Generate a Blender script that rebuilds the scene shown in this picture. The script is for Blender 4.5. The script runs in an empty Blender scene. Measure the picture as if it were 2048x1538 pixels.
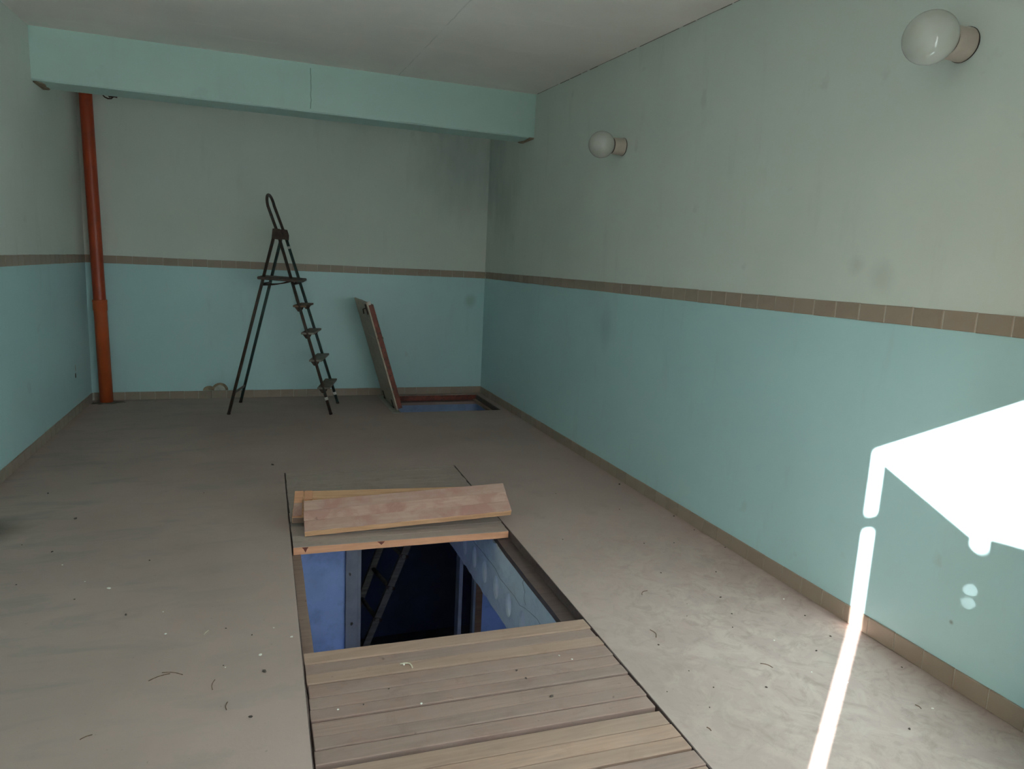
import bpy, bmesh, math, random
from mathutils import Vector, Matrix, Euler
import mathutils
random.seed(7)
SC = bpy.context.scene
COL = SC.collection

# ------------------------------------------------------------------ camera, sky, sun, exposure
cam = bpy.data.cameras.new('camera')
cam.sensor_width = 36.0
cam.lens = 1397.65 / 2048 * 36.0
cam.clip_start = 0.02
camo = bpy.data.objects.new('camera', cam)
COL.objects.link(camo)
RGT = Vector((0.93979, -0.33842, 0.04759))
DWN = Vector((-0.01279, -0.17399, -0.98466))
FWD = Vector((0.34151, 0.92477, -0.16785))
m = Matrix((RGT, -DWN, -FWD)).transposed().to_4x4()
m.translation = (0, 0, 1.6)
camo.matrix_world = m
SC.camera = camo

SC.view_settings.view_transform = 'Standard'
SC.view_settings.look = 'None'
SC.view_settings.gamma = 1.0
SC.view_settings.use_curve_mapping = False
SC.view_settings.exposure = 2.1
SC.cycles.max_bounces = 14
SC.cycles.diffuse_bounces = 10
SC.cycles.glossy_bounces = 4
SC.cycles.sample_clamp_indirect = 0.0
SC.cycles.caustics_reflective = True
SC.cycles.caustics_refractive = False

SUN_H = Vector((0.7816, 0.6238))      # horizontal travel of the sunlight
SUN_T = 0.354                          # tangent of its elevation
sd = Vector((SUN_H.x, SUN_H.y, -SUN_T)).normalized()
sun = bpy.data.lights.new('sun', 'SUN')
sun.energy = 26.0
sun.angle = math.radians(0.53)
sun.color = (1.0, 0.94, 0.93)
suno = bpy.data.objects.new('sun', sun)
COL.objects.link(suno)
suno.rotation_euler = sd.to_track_quat('-Z', 'Y').to_euler()
suno.location = (-6, -6, 6)

w = bpy.data.worlds.new('sky')
SC.world = w
w.use_nodes = True
nt = w.node_tree
bg = nt.nodes['Background']
sky = nt.nodes.new('ShaderNodeTexSky')
sky.sky_type = 'NISHITA'
sky.sun_disc = False
sky.sun_elevation = math.atan(SUN_T)
sky.sun_rotation = math.atan2(-SUN_H.x, -SUN_H.y)
sky.air_density = 1.0
sky.dust_density = 2.0
nt.links.new(sky.outputs[0], bg.inputs[0])
bg.inputs[1].default_value = 0.04

# ------------------------------------------------------------------ room measures
XR, XL = 2.629, -1.629
ZB1, ZB2, ZS = 1.4264, 1.5046, 0.085
ZMID = 1.465
YF = -0.35                              # outer face of the front wall
def yb(x): return 8.2284 + 0.01212 * x
def zc(x, y): return 3.2567 + 0.00785 * x + 0.03675 * (y - 6.752)
def pl(y): return 0.1311 + 0.0078 * y   # left edge of the pit
def pr(y): return 1.3483 + 0.0242 * y   # right edge of the pit
def yf(y0, x): return y0 - 0.028 * (x - 0.78)   # board direction across the pit

# ------------------------------------------------------------------ materials
def new_mat(name):
    mt = bpy.data.materials.new(name)
    mt.use_nodes = True
    n = mt.node_tree
    return mt, n, n.nodes['Principled BSDF']

def tex_coord(n, kind='Object', scale=(1, 1, 1)):
    tc = n.nodes.new('ShaderNodeTexCoord')
    mp = n.nodes.new('ShaderNodeMapping')
    mp.inputs['Scale'].default_value = scale
    n.links.new(tc.outputs[kind], mp.inputs[0])
    return mp.outputs[0]

def noise(n, vec, scale, detail=4, rough=0.55, dist=0.0):
    t = n.nodes.new('ShaderNodeTexNoise')
    t.inputs['Scale'].default_value = scale
    t.inputs['Detail'].default_value = detail
    t.inputs['Roughness'].default_value = rough
    t.inputs['Distortion'].default_value = dist
    n.links.new(vec, t.inputs['Vector'])
    return t.outputs[0]

def ramp(n, fac, a, b, ca=(0, 0, 0, 1), cb=(1, 1, 1, 1)):
    r = n.nodes.new('ShaderNodeValToRGB')
    r.color_ramp.elements[0].position = a
    r.color_ramp.elements[1].position = b
    r.color_ramp.elements[0].color = ca
    r.color_ramp.elements[1].color = cb
    n.links.new(fac, r.inputs[0])
    return r.outputs[0]

def mix(n, fac, a, b, kind='MIX'):
    x = n.nodes.new('ShaderNodeMix')
    x.data_type = 'RGBA'
    x.blend_type = kind
    for sock, v in ((x.inputs[0], fac), (x.inputs[6], a), (x.inputs[7], b)):
        if isinstance(v, (int, float)):
            sock.default_value = v
        elif isinstance(v, tuple):
            sock.default_value = v if len(v) == 4 else (*v, 1)
        else:
            n.links.new(v, sock)
    return x.outputs[2]

def math_node(n, op, a, b=None, c=None):
    x = n.nodes.new('ShaderNodeMath')
    x.operation = op
    for i, v in enumerate((a, b, c)):
        if v is None: continue
        if isinstance(v, (int, float)): x.inputs[i].default_value = v
        else: n.links.new(v, x.inputs[i])
    return x.outputs[0]

def bump(n, bsdf, h, strength, dist=0.01):
    b = n.nodes.new('ShaderNodeBump')
    b.inputs['Strength'].default_value = strength
    b.inputs['Distance'].default_value = dist
    n.links.new(h, b.inputs['Height'])
    n.links.new(b.outputs[0], bsdf.inputs['Normal'])

def scl(c, k): return tuple(min(1, v * k) for v in c)

def plain(name, col, rough=0.6, var=0.25, scale=6, metal=0.0, spec=0.3, dirt=None, bmp=0.15):
    mt, n, b = new_mat(name)
    v = tex_coord(n)
    f = ramp(n, noise(n, v, scale, 5), 0.3, 0.7)
    c = mix(n, f, scl(col, 1 - var), scl(col, 1 + var))
    if dirt:
        g = ramp(n, noise(n, v, scale * 2.7, 6, 0.65), 0.5, 0.66)
        c = mix(n, g, c, dirt)
    n.links.new(c, b.inputs['Base Color'])
    b.inputs['Roughness'].default_value = rough
    b.inputs['Metallic'].default_value = metal
    b.inputs['Specular IOR Level'].default_value = spec
    if bmp:
        bump(n, b, noise(n, v, scale * 8, 4), bmp, 0.004)
    return mt

def paint(name, col, stain=(0.3, 0.29, 0.25), amount=0.10, rough=0.62, spec=0.25, spots=()):
    """emulsion paint on plaster: faint roller texture, a few grey smudges and drips"""
    mt, n, b = new_mat(name)
    v = tex_coord(n)
    f = ramp(n, noise(n, v, 1.3, 4), 0.25, 0.75)
    c = mix(n, f, scl(col, 0.95), scl(col, 1.04))
    f2 = noise(n, tex_coord(n, scale=(2.5, 2.5, 0.5)), 3.0, 5, 0.6)
    c = mix(n, math_node(n, 'MULTIPLY', ramp(n, f2, 0.58, 0.78), amount * 2.5), c, stain)
    f3 = noise(n, v, 5.0, 3, 0.5)
    c = mix(n, math_node(n, 'MULTIPLY', ramp(n, f3, 0.7, 0.76), amount * 3), c, stain)
    for px, py, pz, rad, tint, amt in spots:
        vm = n.nodes.new('ShaderNodeVectorMath'); vm.operation = 'DISTANCE'
        vm.inputs[1].default_value = (px, py, pz)
        n.links.new(v, vm.inputs[0])
        dd = math_node(n, 'ADD', vm.outputs['Value'], math_node(n, 'MULTIPLY_ADD', noise(n, tex_coord(n, scale=(3, 3, 1)), 2.5, 5), rad, -rad * .5))
        c = mix(n, math_node(n, 'MULTIPLY', ramp(n, dd, rad * .15, rad, (1, 1, 1, 1), (0, 0, 0, 1)), amt), c, tint)
    n.links.new(c, b.inputs['Base Color'])
    b.inputs['Roughness'].default_value = rough
    b.inputs['Specular IOR Level'].default_value = spec
    h = math_node(n, 'ADD', noise(n, v, 240, 3), math_node(n, 'MULTIPLY', noise(n, v, 6, 3), 6.0))
    bump(n, b, h, 0.10, 0.004)
    return mt

def wood(name, col, dark, dust=None, dustamt=0.0, worn=None, wornamt=0.0, sheen=0.55):
    """board grain along local X"""
    mt, n, b = new_mat(name)
    oi = n.nodes.new('ShaderNodeObjectInfo')
    tc = n.nodes.new('ShaderNodeTexCoord')
    mp = n.nodes.new('ShaderNodeMapping')
    mp.inputs['Scale'].default_value = (1.0, 14.0, 14.0)
    ad = n.nodes.new('ShaderNodeVectorMath'); ad.operation = 'ADD'
    cb = n.nodes.new('ShaderNodeCombineXYZ')
    r10 = math_node(n, 'MULTIPLY', oi.outputs['Random'], 37.0)
    n.links.new(r10, cb.inputs[0]); n.links.new(r10, cb.inputs[1])
    n.links.new(tc.outputs['Object'], ad.inputs[0]); n.links.new(cb.outputs[0], ad.inputs[1])
    n.links.new(ad.outputs[0], mp.inputs[0])
    g = noise(n, mp.outputs[0], 3.2, 6, 0.6, 0.6)
    c = mix(n, ramp(n, g, 0.32, 0.68), dark, col)
    tone = math_node(n, 'MULTIPLY_ADD', oi.outputs['Random'], 0.34, 0.83)
    hsv = n.nodes.new('ShaderNodeHueSaturation')
    n.links.new(c, hsv.inputs['Color']); n.links.new(tone, hsv.inputs['Value'])
    c = hsv.outputs[0]
    if worn:
        f = ramp(n, noise(n, ad.outputs[0], 5.5, 7, 0.62, 0.4), 0.44, 0.58)
        c = mix(n, math_node(n, 'MULTIPLY', f, wornamt), c, worn)
    if dust:
        f = ramp(n, noise(n, ad.outputs[0], 4.0, 7, 0.65), 0.3, 0.62)
        c = mix(n, math_node(n, 'MULTIPLY_ADD', f, dustamt * 0.5, dustamt * 0.6), c, dust)
    st = ramp(n, noise(n, ad.outputs[0], 7.5, 6, 0.65, 0.5), 0.56, 0.72)
    c = mix(n, math_node(n, 'MULTIPLY', st, 0.30), c, scl(dark, 0.8))
    sp = ramp(n, noise(n, ad.outputs[0], 17, 3, 0.5), 0.70, 0.76)
    c = mix(n, math_node(n, 'MULTIPLY', sp, 0.55), c, scl(dark, 0.5))
    n.links.new(c, b.inputs['Base Color'])
    b.inputs['Roughness'].default_value = sheen + 0.2
    b.inputs['Specular IOR Level'].default_value = 0.2
    bump(n, b, g, 0.25, 0.003)
    return mt

MINT = (0.455, 0.685, 0.715)
M_LOW = paint('mint_wall_paint', MINT, amount=0.05, rough=0.40, spec=0.55,
              spots=((2.629, 5.03, 1.15, .22, (0.33, 0.50, 0.52), .6), (2.45, 8.25, 1.15, .10, (0.30, 0.42, 0.36), .5), (2.629, 1.85, .26, .012, (0.2, 0.2, 0.2), .8)))
M_UP = paint('pale_grey_green_wall_paint', (0.645, 0.695, 0.65), amount=0.05,
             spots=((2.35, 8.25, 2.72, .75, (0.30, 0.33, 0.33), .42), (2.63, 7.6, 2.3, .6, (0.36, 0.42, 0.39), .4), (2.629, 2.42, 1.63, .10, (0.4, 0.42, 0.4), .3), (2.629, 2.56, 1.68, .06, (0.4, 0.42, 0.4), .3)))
M_BEAM = paint('mint_beam_paint', (0.51, 0.685, 0.645), amount=0.03)

def mat_ceiling():
    mt, n, b = new_mat('ceiling_whitewash')
    v = tex_coord(n)
    col = (0.86, 0.80, 0.765)
    c = mix(n, ramp(n, noise(n, v, 0.9, 5), 0.3, 0.7), scl(col, 0.93), scl(col, 1.05))
    f = noise(n, tex_coord(n, scale=(0.8, 3.5, 1)), 1.6, 5, 0.6)
    c = mix(n, math_node(n, 'MULTIPLY', ramp(n, f, 0.58, 0.72), 0.35), c, scl(col, 1.15))
    # joint between two ceiling slabs
    sx = n.nodes.new('ShaderNodeSeparateXYZ')
    n.links.new(v, sx.inputs[0])
    wob = math_node(n, 'MULTIPLY_ADD', noise(n, v, 7, 3), 0.02, -0.01)
    d = math_node(n, 'ABSOLUTE', math_node(n, 'ADD', math_node(n, 'SUBTRACT', sx.outputs[0], 1.25), wob))
    j = ramp(n, d, 0.0, 0.006, (1, 1, 1, 1), (0, 0, 0, 1))
    brk = ramp(n, noise(n, v, 2.2, 3), 0.42, 0.55)
    c = mix(n, math_node(n, 'MULTIPLY', math_node(n, 'MULTIPLY', j, brk), 0.35), c, (0.2, 0.2, 0.18))
    d2 = ramp(n, d, 0.03, 0.10, (1, 1, 1, 1), (0, 0, 0, 1))
    c = mix(n, math_node(n, 'MULTIPLY', d2, 0.10), c, scl(col, 1.3))
    n.links.new(c, b.inputs['Base Color'])
    b.inputs['Roughness'].default_value = 0.85
    b.inputs['Specular IOR Level'].default_value = 0.15
    bump(n, b, noise(n, v, 90, 4), 0.08, 0.004)
    return mt
M_CEIL = mat_ceiling()

def mat_floor():
    mt, n, b = new_mat('dusty_concrete')
    v = tex_coord(n)
    col = (0.44, 0.332, 0.298)
    c = mix(n, ramp(n, noise(n, v, 0.8, 6, 0.6), 0.3, 0.7), scl(col, 0.88), scl(col, 1.08))
    # scuffed, patchy screed near the right wall
    sp = n.nodes.new('ShaderNodeSeparateXYZ')
    n.links.new(v, sp.inputs[0])
    right = n.nodes.new('ShaderNodeMapRange')
    right.inputs[1].default_value = 1.1; right.inputs[2].default_value = 1.9
    n.links.new(sp.outputs[0], right.inputs[0])
    near = n.nodes.new('ShaderNodeMapRange')
    near.inputs[1].default_value = 4.2; near.inputs[2].default_value = 2.6
    n.links.new(sp.outputs[1], near.inputs[0])
    rn = math_node(n, 'MULTIPLY', right.outputs[0], near.outputs[0])
    sm = ramp(n, noise(n, v, 5.0, 8, 0.68, 1.2), 0.46, 0.60)
    c = mix(n, math_node(n, 'MULTIPLY', math_node(n, 'MULTIPLY', sm, rn), 0.7), c, (0.50, 0.395, 0.345))
    sm2 = ramp(n, noise(n, v, 9.0, 8, 0.72, 1.6), 0.50, 0.72)
    c = mix(n, math_node(n, 'MULTIPLY', math_node(n, 'MULTIPLY', sm2, rn), 0.6), c, (0.26, 0.19, 0.15))
    # swept, stretched grey marks on the left
    f = noise(n, tex_coord(n, scale=(0.8, 2.6, 1)), 2.4, 6, 0.6, 0.7)
    left = n.nodes.new('ShaderNodeMapRange')
    left.inputs[1].default_value = 0.6; left.inputs[2].default_value = -0.8
    n.links.new(sp.outputs[0], left.inputs[0])
    c = mix(n, math_node(n, 'MULTIPLY', math_node(n, 'MULTIPLY', ramp(n, f, 0.52, 0.68), left.outputs[0]), 0.40), c, (0.25, 0.245, 0.23))
    f = ramp(n, noise(n, v, 3.1, 7, 0.62), 0.60, 0.74)
    c = mix(n, math_node(n, 'MULTIPLY', f, 0.35), c, (0.29, 0.26, 0.225))
    # one oily patch by the left wall
    vm = n.nodes.new('ShaderNodeVectorMath'); vm.operation = 'DISTANCE'
    vm.inputs[1].default_value = (-1.45, 4.45, 0)
    n.links.new(v, vm.inputs[0])
    dd = math_node(n, 'ADD', vm.outputs['Value'], math_node(n, 'MULTIPLY', noise(n, v, 6, 4), 0.2))
    c = mix(n, math_node(n, 'MULTIPLY', ramp(n, dd, 0.12, 0.38, (1, 1, 1, 1), (0, 0, 0, 1)), 0.8), c, (0.09, 0.09, 0.075))
    # fine grit
    f = ramp(n, noise(n, v, 60, 3, 0.5), 0.70, 0.74)
    c = mix(n, math_node(n, 'MULTIPLY', f, 0.30), c, (0.15, 0.13, 0.11))
    n.links.new(c, b.inputs['Base Color'])
    b.inputs['Roughness'].default_value = 0.8
    b.inputs['Specular IOR Level'].default_value = 0.2
    h = math_node(n, 'ADD', noise(n, v, 30, 6, 0.65), math_node(n, 'MULTIPLY', noise(n, v, 5, 4), 1.5))
    bump(n, b, h, 0.22, 0.006)
    return mt
M_FLOOR = mat_floor()

def mat_tile():
    mt, n, b = new_mat('brown_ceramic')
    oi = n.nodes.new('ShaderNodeObjectInfo')
    v = tex_coord(n)
    col = (0.315, 0.25, 0.20)
    c = mix(n, oi.outputs['Random'], scl(col, 0.90), scl(col, 1.10))
    c = mix(n, ramp(n, noise(n, v, 14, 5), 0.3, 0.75), c, scl(col, 1.08))
    n.links.new(c, b.inputs['Base Color'])
    b.inputs['Roughness'].default_value = 0.42
    b.inputs['Specular IOR Level'].default_value = 0.35
    return mt
M_TILE = mat_tile()
M_GROUT = plain('pale_grout', (0.50, 0.46, 0.40), 0.9, 0.3, 9)

DUST = (0.35, 0.265, 0.232)
M_BRD = wood('dusty_board', (0.34, 0.205, 0.16), (0.20, 0.12, 0.092), DUST, 0.58, (0.33, 0.17, 0.13), 0.45)
M_BRD2 = wood('warm_board', (0.45, 0.28, 0.19), (0.30, 0.175, 0.12), DUST, 0.48)
M_BRD_FAR = wood('grey_dust_board', (0.36, 0.275, 0.235), (0.28, 0.21, 0.18), (0.42, 0.33, 0.29), 0.98)
M_RED = wood('worn_red_board', (0.52, 0.32, 0.25), (0.42, 0.23, 0.18), (0.54, 0.43, 0.37), 0.30, (0.38, 0.145, 0.12), 0.8)
M_ORG = wood('raw_orange_wood', (0.72, 0.37, 0.22), (0.56, 0.27, 0.155))
M_ORG2 = wood('raw_pale_wood', (0.70, 0.42, 0.25), (0.54, 0.30, 0.17))
M_LEDGE = wood('brown_ledge_wood', (0.33, 0.21, 0.15), (0.20, 0.12, 0.09), DUST, 0.4)
M_LEDGE_D = wood('dark_ledge_wood', (0.15, 0.095, 0.085), (0.08, 0.05, 0.05), (0.20, 0.165, 0.15), 0.35)
M_HATCHRED = plain('chipped_red_paint', (0.20, 0.055, 0.04), 0.5, 0.3, 9, dirt=(0.07, 0.035, 0.03))
M_HATCHTOP = plain('grey_lid_covering', (0.45, 0.37, 0.30), 0.7, 0.12, 7, dirt=(0.35, 0.29, 0.235))
M_PAD = plain('grey_green_edge_strip', (0.38, 0.37, 0.32), 0.45, 0.2, 8)
M_IRON = plain('rusty_iron', (0.055, 0.035, 0.028), 0.6, 0.4, 20, 0.3)
M_LAD = plain('rusty_green_paint', (0.060, 0.034, 0.026), 0.5, 0.35, 14, 0.1, 0.4, dirt=(0.028, 0.060, 0.056))
M_LADG = plain('worn_green_paint', (0.026, 0.060, 0.056), 0.5, 0.3, 14, 0.1, 0.4, dirt=(0.060, 0.034, 0.028))
M_STEP = plain('grey_step_wood', (0.20, 0.18, 0.155), 0.7, 0.2, 12)
M_STEPB = plain('brown_step_wood', (0.20, 0.125, 0.085), 0.6, 0.2, 12)
M_TAPE = plain('white_tape', (0.62, 0.60, 0.56), 0.5, 0.1, 20)
M_PIPE = plain('orange_red_plastic', (0.40, 0.055, 0.018), 0.38, 0.12, 5, spec=0.45, dirt=(0.33, 0.05, 0.02), bmp=0.03)
M_PIPE2 = plain('orange_plastic', (0.52, 0.095, 0.028), 0.42, 0.10, 5, spec=0.4, bmp=0.03)
M_DIRT = plain('dark_mortar', (0.10, 0.085, 0.07), 0.95, 0.5, 20)
M_BARE = plain('bare_plaster', (0.30, 0.235, 0.165), 0.95, 0.4, 22, bmp=0.4)
M_BARE2 = plain('patched_plaster', (0.50, 0.50, 0.44), 0.9, 0.2, 18)
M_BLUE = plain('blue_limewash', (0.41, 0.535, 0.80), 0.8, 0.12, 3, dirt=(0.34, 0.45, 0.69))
M_BLUE_SHADED = plain('blue_limewash_painted_shade', (0.12, 0.15, 0.22), 0.9, 0.12, 3)  # blue limewash darkened, gloom of the unlit back room put into its colour
M_OVAL_LIT = plain('oval_core_painted_light', (0.86, 0.88, 0.92), 0.8, 0.05, 9)  # paler tone paints in the light caught by the oval hollows
M_BLUEPALE = plain('pale_blue_limewash', (0.76, 0.81, 0.82), 0.8, 0.08, 5, dirt=(0.66, 0.71, 0.73), bmp=0.4)
M_CEL = plain('grey_cellar_concrete', (0.13, 0.125, 0.12), 0.9, 0.2, 4)
M_POST = plain('pale_post_paint', (0.33, 0.335, 0.335), 0.6, 0.15, 6)
M_OLDWOOD = wood('old_ladder_wood', (0.17, 0.155, 0.125), (0.09, 0.08, 0.065))
M_DOOR = plain('grey_door_paint', (0.28, 0.28, 0.27), 0.6, 0.15, 4)
M_BOUNCE_LEAF = plain('bounce_leaf_mint', (0.55, 0.70, 0.69), 0.6, 0.05, 4)  # mint tints the light bounced by the added leaf
M_OUT = plain('dark_yard_asphalt', (0.06, 0.06, 0.058), 1.0, 0.2, 2, spec=0.0)
M_WHITEBIT = plain('white_flake', (0.80, 0.78, 0.72), 0.7, 0.05, 30)
M_DARKBIT = plain('dark_crumb', (0.085, 0.068, 0.058), 0.9, 0.4, 60)
M_TWIG = plain('brown_twig', (0.19, 0.12, 0.085), 0.9, 0.4, 60)
M_STRAW = plain('pale_straw', (0.60, 0.54, 0.42), 0.8, 0.2, 60)

def mat_glass():
    mt, n, b = new_mat('opal_glass')
    v = tex_coord(n)
    c = mix(n, ramp(n, noise(n, v, 12, 3), 0.4, 0.8), (0.50, 0.50, 0.465), (0.46, 0.45, 0.385))
    n.links.new(c, b.inputs['Base Color'])
    b.inputs['Roughness'].default_value = 0.04
    b.inputs['IOR'].default_value = 1.5
    return mt
M_GLASS = mat_glass()
M_PORC = plain('beige_porcelain', (0.47, 0.40, 0.34), 0.35, 0.06, 20, spec=0.45, bmp=0)
M_GASKET = plain('dark_gasket', (0.07, 0.055, 0.045), 0.6, 0.2, 20)

# ------------------------------------------------------------------ helpers
def hexa(bm, c, mi=0):
    """c: eight corners, bottom ring then top ring"""
    v = [bm.verts.new(p) for p in c]
    for f in ((3, 2, 1, 0), (4, 5, 6, 7), (0, 1, 5, 4), (1, 2, 6, 5), (2, 3, 7, 6), (3, 0, 4, 7)):
        bm.faces.new([v[i] for i in f]).material_index = mi
    return v

def box(bm, x0, x1, y0, y1, z0, z1, mi=0):
    return hexa(bm, [(x0, y0, z0), (x1, y0, z0), (x1, y1, z0), (x0, y1, z0),
                     (x0, y0, z1), (x1, y0, z1), (x1, y1, z1), (x0, y1, z1)], mi)

def tube(bm, pts, r, seg=12, caps=True):
    pts = [Vector(p) for p in pts]
    rs = r if isinstance(r, (list, tuple)) else [r] * len(pts)
    rings = []
    t0 = (pts[1] - pts[0]).normalized()
    ref = Vector((0, 0, 1)) if abs(t0.z) < 0.9 else Vector((1, 0, 0))
    u = t0.cross(ref).normalized()
    for i, p in enumerate(pts):
        a = pts[max(i - 1, 0)]; b = pts[min(i + 1, len(pts) - 1)]
        t = (b - a).normalized()
        u = (u - t * u.dot(t)).normalized()
        v = t.cross(u)
        rings.append([bm.verts.new(p + (u * math.cos(k * 2 * math.pi / seg) + v * math.sin(k * 2 * math.pi / seg)) * rs[i]) for k in range(seg)])
    for i in range(len(rings) - 1):
        for k in range(seg):
            bm.faces.new((rings[i][k], rings[i][(k + 1) % seg], rings[i + 1][(k + 1) % seg], rings[i + 1][k])).smooth = True
    if caps:
        bm.faces.new(rings[0][::-1]); bm.faces.new(rings[-1])

def lathe(bm, prof, seg=32):
    """profile (radius, height) revolved about Z"""
    rings = []
    for r, z in prof:
        if r < 1e-6: rings.append([bm.verts.new((0, 0, z))])
        else: rings.append([bm.verts.new((r * math.cos(k * 2 * math.pi / seg), r * math.sin(k * 2 * math.pi / seg), z)) for k in range(seg)])
    for a, b in zip(rings, rings[1:]):
        for k in range(seg):
            k2 = (k + 1) % seg
            if len(a) == 1 and len(b) == 1: continue
            if len(a) == 1: f = bm.faces.new((a[0], b[k2], b[k]))
            elif len(b) == 1: f = bm.faces.new((a[k], a[k2], b[0]))
            else: f = bm.faces.new((a[k], a[k2], b[k2], b[k]))
            f.smooth = True

def tag(o, label=None, cat=None, group=None, kind=None):
    if label: o['label'] = label
    if cat: o['category'] = cat
    if group: o['group'] = group
    if kind: o['kind'] = kind
    return o

def build(name, bm, mats, parent=None, bevel=0.0):
    bmesh.ops.recalc_face_normals(bm, faces=bm.faces)
    me = bpy.data.meshes.new(name)
    bm.to_mesh(me); bm.free()
    for mt in (mats if isinstance(mats, (list, tuple)) else [mats]): me.materials.append(mt)
    o = bpy.data.objects.new(name, me)
    COL.objects.link(o)
    if parent: o.parent = parent
    if bevel:
        md = o.modifiers.new('bevel', 'BEVEL')
        md.width = bevel; md.segments = 2; md.limit_method = 'ANGLE'
    return o

def empty(name, loc=(0, 0, 0), rot=None):
    o = bpy.data.objects.new(name, None)
    COL.objects.link(o)
    o.empty_display_size = 0.05
    o.location = loc
    if rot is not None: o.rotation_euler = rot
    return o

def NB(): return bmesh.new()

# ------------------------------------------------------------------ structure: floor
T = 0.12
bm = NB()
Y0, YE = 0.95, 5.25
def fl(c4):
    hexa(bm, [(x, y, -T) for x, y in c4] + [(x, y, 0) for x, y in c4])
HX0, HX1, HY0, HY1 = 1.425, 2.555, 7.235, 8.165
fl([(XL - .1, YF), (XR + .1, YF), (XR + .1, yf(Y0, XR)), (XL - .1, yf(Y0, XL))])
e0, e1 = yf(Y0, pl(Y0)), yf(YE, pl(YE))
fl([(XL - .1, yf(Y0, XL)), (pl(e0), e0), (pl(e1), e1), (XL - .1, yf(YE, XL))])
e0, e1 = yf(Y0, pr(Y0)), yf(YE, pr(YE))
fl([(pr(e0), e0), (XR + .1, yf(Y0, XR)), (XR + .1, yf(YE, XR)), (pr(e1), e1)])
fl([(XL - .1, yf(YE, XL)), (XR + .1, yf(YE, XR)), (XR + .1, HY0), (XL - .1, HY0)])
fl([(XL - .1, HY0), (HX0, HY0), (HX0, 8.5), (XL - .1, 8.5)])
fl([(HX1, HY0), (XR + .1, HY0), (XR + .1, 8.5), (HX1, 8.5)])
fl([(HX0, HY1), (HX1, HY1), (HX1, 8.5), (HX0, 8.5)])
tag(build('floor', bm, M_FLOOR), 'dusty grey concrete garage floor with a covered pit', 'floor', kind='structure')

# walls (two paint zones, split behind the tile band)
def two_tone(name, c4, label, top):
    """c4: plan corners; top(x,y) -> height"""
    b = NB()
    hexa(b, [(x, y, -0.1) for x, y in c4] + [(x, y, ZMID) for x, y in c4], 0)
    hexa(b, [(x, y, ZMID) for x, y in c4] + [(x, y, top(x, y)) for x, y in c4], 1)
    o = build(name, b, [M_LOW, M_UP])
    return tag(o, label, 'wall', kind='structure')
over = lambda x, y: zc(x, y) + 0.05
wall_right = two_tone('wall_right', [(XR, YF), (XR + .22, YF), (XR + .22, 8.6), (XR, 8.6)], 'right wall, mint below and grey green above the tile band, sunlit in the corner', over)
wall_left = two_tone('wall_left', [(XL - .22, YF), (XL, YF), (XL, 8.6), (XL - .22, 8.6)], 'left wall beside the red pipe, mint below and grey above', over)
wall_back = two_tone('wall_back', [(XL - .2, yb(XL - .2)), (XR + .2, yb(XR + .2)), (XR + .2, 8.6), (XL - .2, 8.6)], 'far end wall behind the step ladder', over)

bm = NB()
cc = [(XL - .3, YF - .1), (XR + .3, YF - .1), (XR + .3, 8.7), (XL - .3, 8.7)]
hexa(bm, [(x, y, zc(x, y)) for x, y in cc] + [(x, y, zc(x, y) + .25) for x, y in cc])
tag(build('ceiling', bm, M_CEIL), 'off white plastered ceiling with a faint slab joint', 'ceiling', kind='structure')

# downstand beam
def by1(x): return 6.7524 + 0.0277 * x
def by2(x): return 7.0739 + 0.0277 * x
def bz(x): return 2.8524 + 0.00427 * x
bm = NB()
xs = [XL - .05 + i * (XR - XL + .1) / 24 for i in range(25)]
rings = []
for i, x in enumerate(xs):
    j = random.uniform(-.003, .003)
    rings.append([bm.verts.new(p) for p in ((x, by1(x), zc(x, by1(x)) + .05), (x, by1(x) + .002, bz(x) + .012 + j), (x, by1(x) + .012 + j, bz(x)),
                                            (x, by2(x) - .008, bz(x)), (x, by2(x), bz(x) + .008), (x, by2(x), zc(x, by2(x)) + .05))])
for a, b in zip(rings, rings[1:]):
    for k in range(5):
        bm.faces.new((a[k], b[k], b[k + 1], a[k + 1]))
beam = tag(build('ceiling_beam', bm, M_BEAM), 'mint painted downstand beam crossing under the ceiling', 'beam', kind='structure')

def blob(cx, cy, rx, ry, n=14, jit=0.3, rot=0.0):
    out = []
    for k in range(n):
        a = 2 * math.pi * k / n
        q = 1 + random.uniform(-jit, jit)
        x, y = rx * q * math.cos(a), ry * q * math.sin(a)
        out.append((cx + x * math.cos(rot) - y * math.sin(rot), cy + x * math.sin(rot) + y * math.cos(rot)))
    return out
def slab_poly(pts, to3, name, mat, parent, thick):
    """thin solid of a plan outline; to3(u,v,d) -> world"""
    b = NB()
    lo = [b.verts.new(to3(u, v, 0)) for u, v in pts]
    hi = [b.verts.new(to3(u, v, thick)) for u, v in pts]
    cu = sum(p[0] for p in pts) / len(pts); cv = sum(p[1] for p in pts) / len(pts)
    c = b.verts.new(to3(cu, cv, thick * 1.6))
    for k in range(len(pts)):
        k2 = (k + 1) % len(pts)
        b.faces.new((lo[k], lo[k2], hi[k2], hi[k])); b.faces.new((hi[k], hi[k2], c))
    return build(name, b, mat, parent)
# broken plaster at the two beam ends
soff = lambda u, v, d: (u, v, bz(u) - d + .003)
o = slab_poly([(-1.628, 6.745), (-1.60, 6.74), (-1.575, 6.775), (-1.565, 6.85), (-1.58, 6.93), (-1.57, 7.0), (-1.59, 7.03), (-1.628, 7.03)], soff, 'broken_plaster', M_BARE, beam, .012)
o['label'] = 'bare brown chipped plaster at the left end of the beam'
o = slab_poly([(2.575, 6.83), (2.60, 6.82), (2.628, 6.825), (2.628, 7.13), (2.60, 7.14), (2.565, 7.12), (2.59, 7.0)], soff, 'broken_plaster', M_BARE, beam, .012)
o['label'] = 'bare brown chipped plaster at the right end of the beam'
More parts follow.
